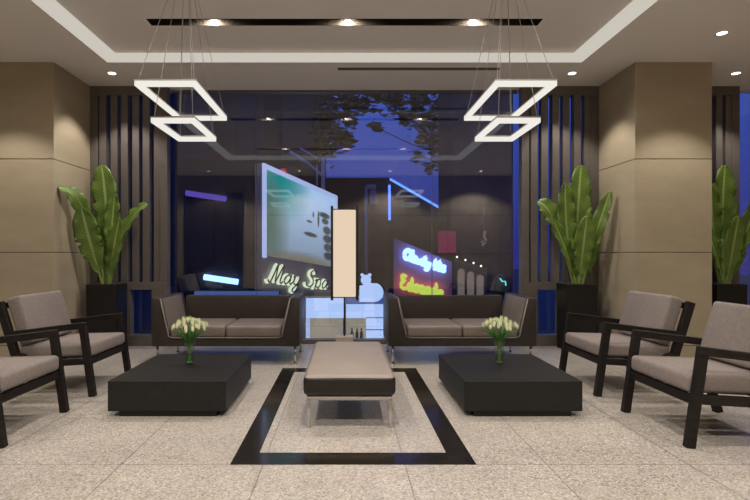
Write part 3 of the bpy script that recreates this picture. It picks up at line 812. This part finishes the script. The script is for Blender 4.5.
# low lit display case just outside the glass, between the sofas
t = thing('display_case', 'low glowing pale blue display case outside the glass between the two sofas', 'display case', (0, 7.3, -.06))
z_ = .06
bm = B(); box(bm, -.62, .60, 0, .5, 0, .72); obj('case', bm, 'signbase', t)
def dp(px0, px1, py0, py1, off):
    k = 7.3 / 500; return ((px0 - 344.5) * k, (px1 - 344.5) * k, -off, -off + .01, 1.26 + (255 - py1) * k, 1.26 + (255 - py0) * k)
for (a, b, c, d, m) in ((306, 344, 298, 318, 'paleblue'), (310, 343, 318, 341, 'cream_panel'), (306, 310, 318, 341, 'frame_glow'), (346, 384, 297, 304, 'blue_glow'), (346, 366, 304, 318, 'paleblue'), (366, 384, 304, 341, 'paleblue'), (346, 366, 318, 341, 'cream_panel')):
    bm = B(); box(bm, *dp(a, b, c, d, .01)); obj('light_panel', bm, m, t)
bm = B()
for a in (305.5, 345, 384): box(bm, *dp(a - .6, a + .6, 297, 342, .03))
box(bm, *dp(305, 384.5, 296, 297.4, .03)); box(bm, *dp(366, 384, 317, 318, .025)); box(bm, *dp(366, 384, 329, 330, .025)); obj('frame', bm, 'metal_pale', t)
for i, px in enumerate((352, 357, 361.5)):
    q = P(px, 341, 7.2); bm = B(); lathe(bm, [(.022, 0), (.024, .02), (.024, .13), (.01, .17), (.01, .21)], 14); q.z = -.06
    tag(obj('bottle', bm, 'bottle', loc=(q.x, 7.21, q.z)), 'dark green bottle standing in front of the glowing display case behind the lamp pole', 'bottle', 'bottles by the display case')
t = thing('planter_wall', 'low blue-lit wall outside the glass behind the left sofa', 'wall', (-1.6, 8.0, -.06))
bm = B(); box(bm, -.8, .55, 0, .2, 0, .68); obj('body', bm, 'signbase', t); bm = B(); box(bm, -.8, .55, -.012, 0, .35, .68); obj('light_panel', bm, 'blue_glow', t)
# arcade shopfront, bulbs, chandelier, teal sign
t = thing('arcade_front', 'dim cream arched shopfront beyond the right sofa', 'shopfront', P(470, 296, 11.5))
k = 11.5 / 500
bm = B(); prism(bm, [(-15 * k, -.4), (17 * k, -.4), (17 * k, 28 * k), (-15 * k, 37 * k)], 'y', 0, .2); obj('wall', bm, 'signbase', t)
for i in range(3):
    bm = B(); cx = (-9 + i * 9.5) * k; hh = (24 - i * 3) * k; r_ = 3.4 * k
    pts = [(cx - r_, 0), (cx + r_, 0)] + [(cx + r_ * math.cos(a), hh + r_ * math.sin(a)) for a in [PI * j / 8 for j in range(9)]]
    prism(bm, pts, 'y', -.02, -.001); obj('arch_window', bm, 'arch_glow', t)
for px, py in ((457, 257), (465.5, 260), (473.5, 263), (481, 266)):
    bm = B(); bmesh.ops.create_icosphere(bm, subdivisions=2, radius=.022); tag(obj('light_bulb', bm, 'bulb', loc=P(px, py, 11.45), smooth=True), 'tiny warm bulb in the row above the arched shopfront', 'light bulb', 'bulbs over the arched shopfront')
t = thing('crystal_lamp', 'small pale crystal lamp hanging outside, above the arched shopfront', 'lamp', P(484, 246, 11.6))
bm = B(); tube(bm, [(0, 0, .9), (0, 0, .3)], .004, 5); obj('cord', bm, 'wire', t)
bm = B(); r2 = random.Random(3)
for i in range(14): bmesh.ops.create_icosphere(bm, subdivisions=1, radius=.022, matrix=Matrix.Translation((r2.uniform(-.05, .05), r2.uniform(-.05, .05), .02 + i * .024)))
obj('lamp_shade', bm, 'arch_glow', t)
t = thing('street_stand', 'small dark stand with a teal neon squiggle behind the right end of the right sofa', 'stand', P(500, 296, 10))
bm = B(); lathe(bm, [(.13, -.4), (.13, .25), (.06, .36), (.05, .45)], 16); obj('body', bm, 'bottle', t)
bm = B(); tube(bm, [(-.05, -.15, .36), (0, -.15, .30), (.06, -.15, .30), (.07, -.15, .22)], .014, 6); obj('neon_tube', bm, 'neon_teal', t)
# street lamp heads and metal bars
t = thing('street_lamp', 'pale street lamp with a short arm, outside just right of the lamp shade top', 'street lamp', P(368, 215, 13.5))
k = 13.5 / 500; zf = -P(368, 215, 13.5).z - .06
bm = B(); tube(bm, [(-2 * k, 0, zf), (-2 * k, 0, 28 * k)], .04, 8); obj('pole', bm, 'metal_pale', t)
bm = B(); box(bm, -2 * k, 8 * k, -.08, .08, 26 * k, 30 * k, .02); box(bm, 2 * k, 8 * k, -.07, .07, 10 * k, 25 * k, .03); obj('lamp_head', bm, 'metal_pale', t)
t = thing('sign_bracket', 'pale metal bracket bars rising behind the top edge of the billboard', 'bracket', P(310, 186, 10.6))
def bp(px, py): return P(px, py, 10.6) - P(310, 186, 10.6)
for a, b, r_ in ((bp(290, 152), bp(309, 164), .035), (bp(323, 190), bp(323, 158), .04), (bp(300, 148), bp(317, 158), .02), (bp(317, 186), bp(317, 165), .02), (bp(309, 164), bp(323, 176), .025)):
    bm = B(); tube(bm, [a, b], r_, 8); obj('bar', bm, 'metal_pale', t)
A = P(283, 172, 9.1); bm = B()
for i in range(6):
    a = i * PI / 3; bmesh.ops.create_icosphere(bm, subdivisions=1, radius=.035, matrix=Matrix.Translation((.04 * math.cos(a), 0, .04 * math.sin(a))))
bmesh.ops.create_icosphere(bm, subdivisions=1, radius=.03); tag(obj('red_rosette', bm, 'flower_red', loc=A), 'tiny red flower made to glow on the top edge of the billboard', 'light')  # flower is no lamp; the glow is painted in by emission

# trees: trunk hidden behind the buildings, branches reaching across the sky
def tree(label, base, trunk_top, clusters, d, seed, per=110):
    t = thing('tree', label, 'tree', base, 0, 'street trees'); r = random.Random(seed); b0 = Vector(base); tt = Vector(trunk_top) - b0
    bm = B(); tube(bm, catmull([(0, 0, 0), tt * .5 + Vector((.1, 0, 0)), tt], 5), [.16 - .008 * i for i in range(11)], 8)
    obj('trunk', bm, 'bark', t)
    fb = B()
    for (px, py, rad) in clusters:
        c = P(px, py, d + r.uniform(-.4, .4)) - b0
        bm = B(); mid = (tt * .8 + c) / 2 + Vector((0, 0, -.2)); tube(bm, catmull([tt * .8, mid, c], 4), [.03 - .0025 * i for i in range(9)], 6); obj('branch', bm, 'bark', t)
        R = rad * d / 500
        for i in range(int(per * (rad / 14) ** 2)):
            v = Vector((r.gauss(0, .5), r.gauss(0, .5), r.gauss(0, .42))) * R + c
            q = Matrix.Rotation(r.uniform(0, 6.3), 3, 'Z') @ Matrix.Rotation(r.uniform(-1, 1), 3, 'X'); s = r.uniform(.09, .17)
            vs = [fb.verts.new(v + q @ Vector(p)) for p in ((-s, 0, 0), (0, -s * .5, -.01), (s, 0, 0), (0, s * .5, -.01))]
            fb.faces.new(vs)
    obj('foliage', fb, 'foliage', t)
tree('leafy dark tree spreading across the blue sky at the top right of the window', (3.7, 14.75, -.06), (3.6, 14.7, 5.2),
     [(383, 96, 13), (396, 104, 15), (412, 94, 9), (414, 112, 13), (428, 122, 14), (440, 108, 12), (446, 128, 15), (440, 146, 13), (448, 158, 12), (432, 165, 8), (404, 119, 8), (444, 140, 14), (425, 140, 9), (425, 98, 7), (378, 128, 7), (418, 156, 8), (370, 92, 9)], 14.5, 5)
tree('leafy dark tree at the top middle of the window behind the billboard', (-.75, 12.5, -.06), (-.7, 12.5, 4.6),
     [(330, 92, 14), (345, 107, 14), (328, 118, 13), (350, 95, 9), (343, 140, 11), (330, 135, 12), (362, 104, 10), (325, 152, 12), (350, 122, 7)], 12.4, 9)

# ------------------------------------------------------------------ world, camera, view
wd = bpy.data.worlds.new('dusk'); scn.world = wd; wd.use_nodes = True; nt = wd.node_tree; nt.nodes.clear()
out = nt.nodes.new('ShaderNodeOutputWorld'); bg = nt.nodes.new('ShaderNodeBackground'); nt.links.new(bg.outputs[0], out.inputs[0])
tc = nt.nodes.new('ShaderNodeTexCoord'); sp = nt.nodes.new('ShaderNodeSeparateXYZ'); nt.links.new(tc.outputs['Generated'], sp.inputs[0])
rp = nt.nodes.new('ShaderNodeValToRGB'); nt.links.new(sp.outputs[2], rp.inputs[0])
rp.color_ramp.elements[0].position = 0; rp.color_ramp.elements[0].color = (.022, .022, .16, 1)
rp.color_ramp.elements[1].position = .35; rp.color_ramp.elements[1].color = (.035, .08, .38, 1)
nt.links.new(rp.outputs[0], bg.inputs[0]); bg.inputs[1].default_value = 1.08

cd = bpy.data.cameras.new('camera'); cam = bpy.data.objects.new('camera', cd); COL.objects.link(cam)
cam.location = (0, 0, 1.2); cam.rotation_euler = (PI / 2, 0, 0)
cd.sensor_width = 36; cd.lens = 24; cd.shift_x = 30.5 / 750; cd.shift_y = 5 / 750; cd.clip_start = .05
scn.camera = cam
vs_ = scn.view_settings; vs_.view_transform = 'Standard'; vs_.look = 'None'; vs_.gamma = 1; vs_.use_curve_mapping = False; vs_.exposure = .37
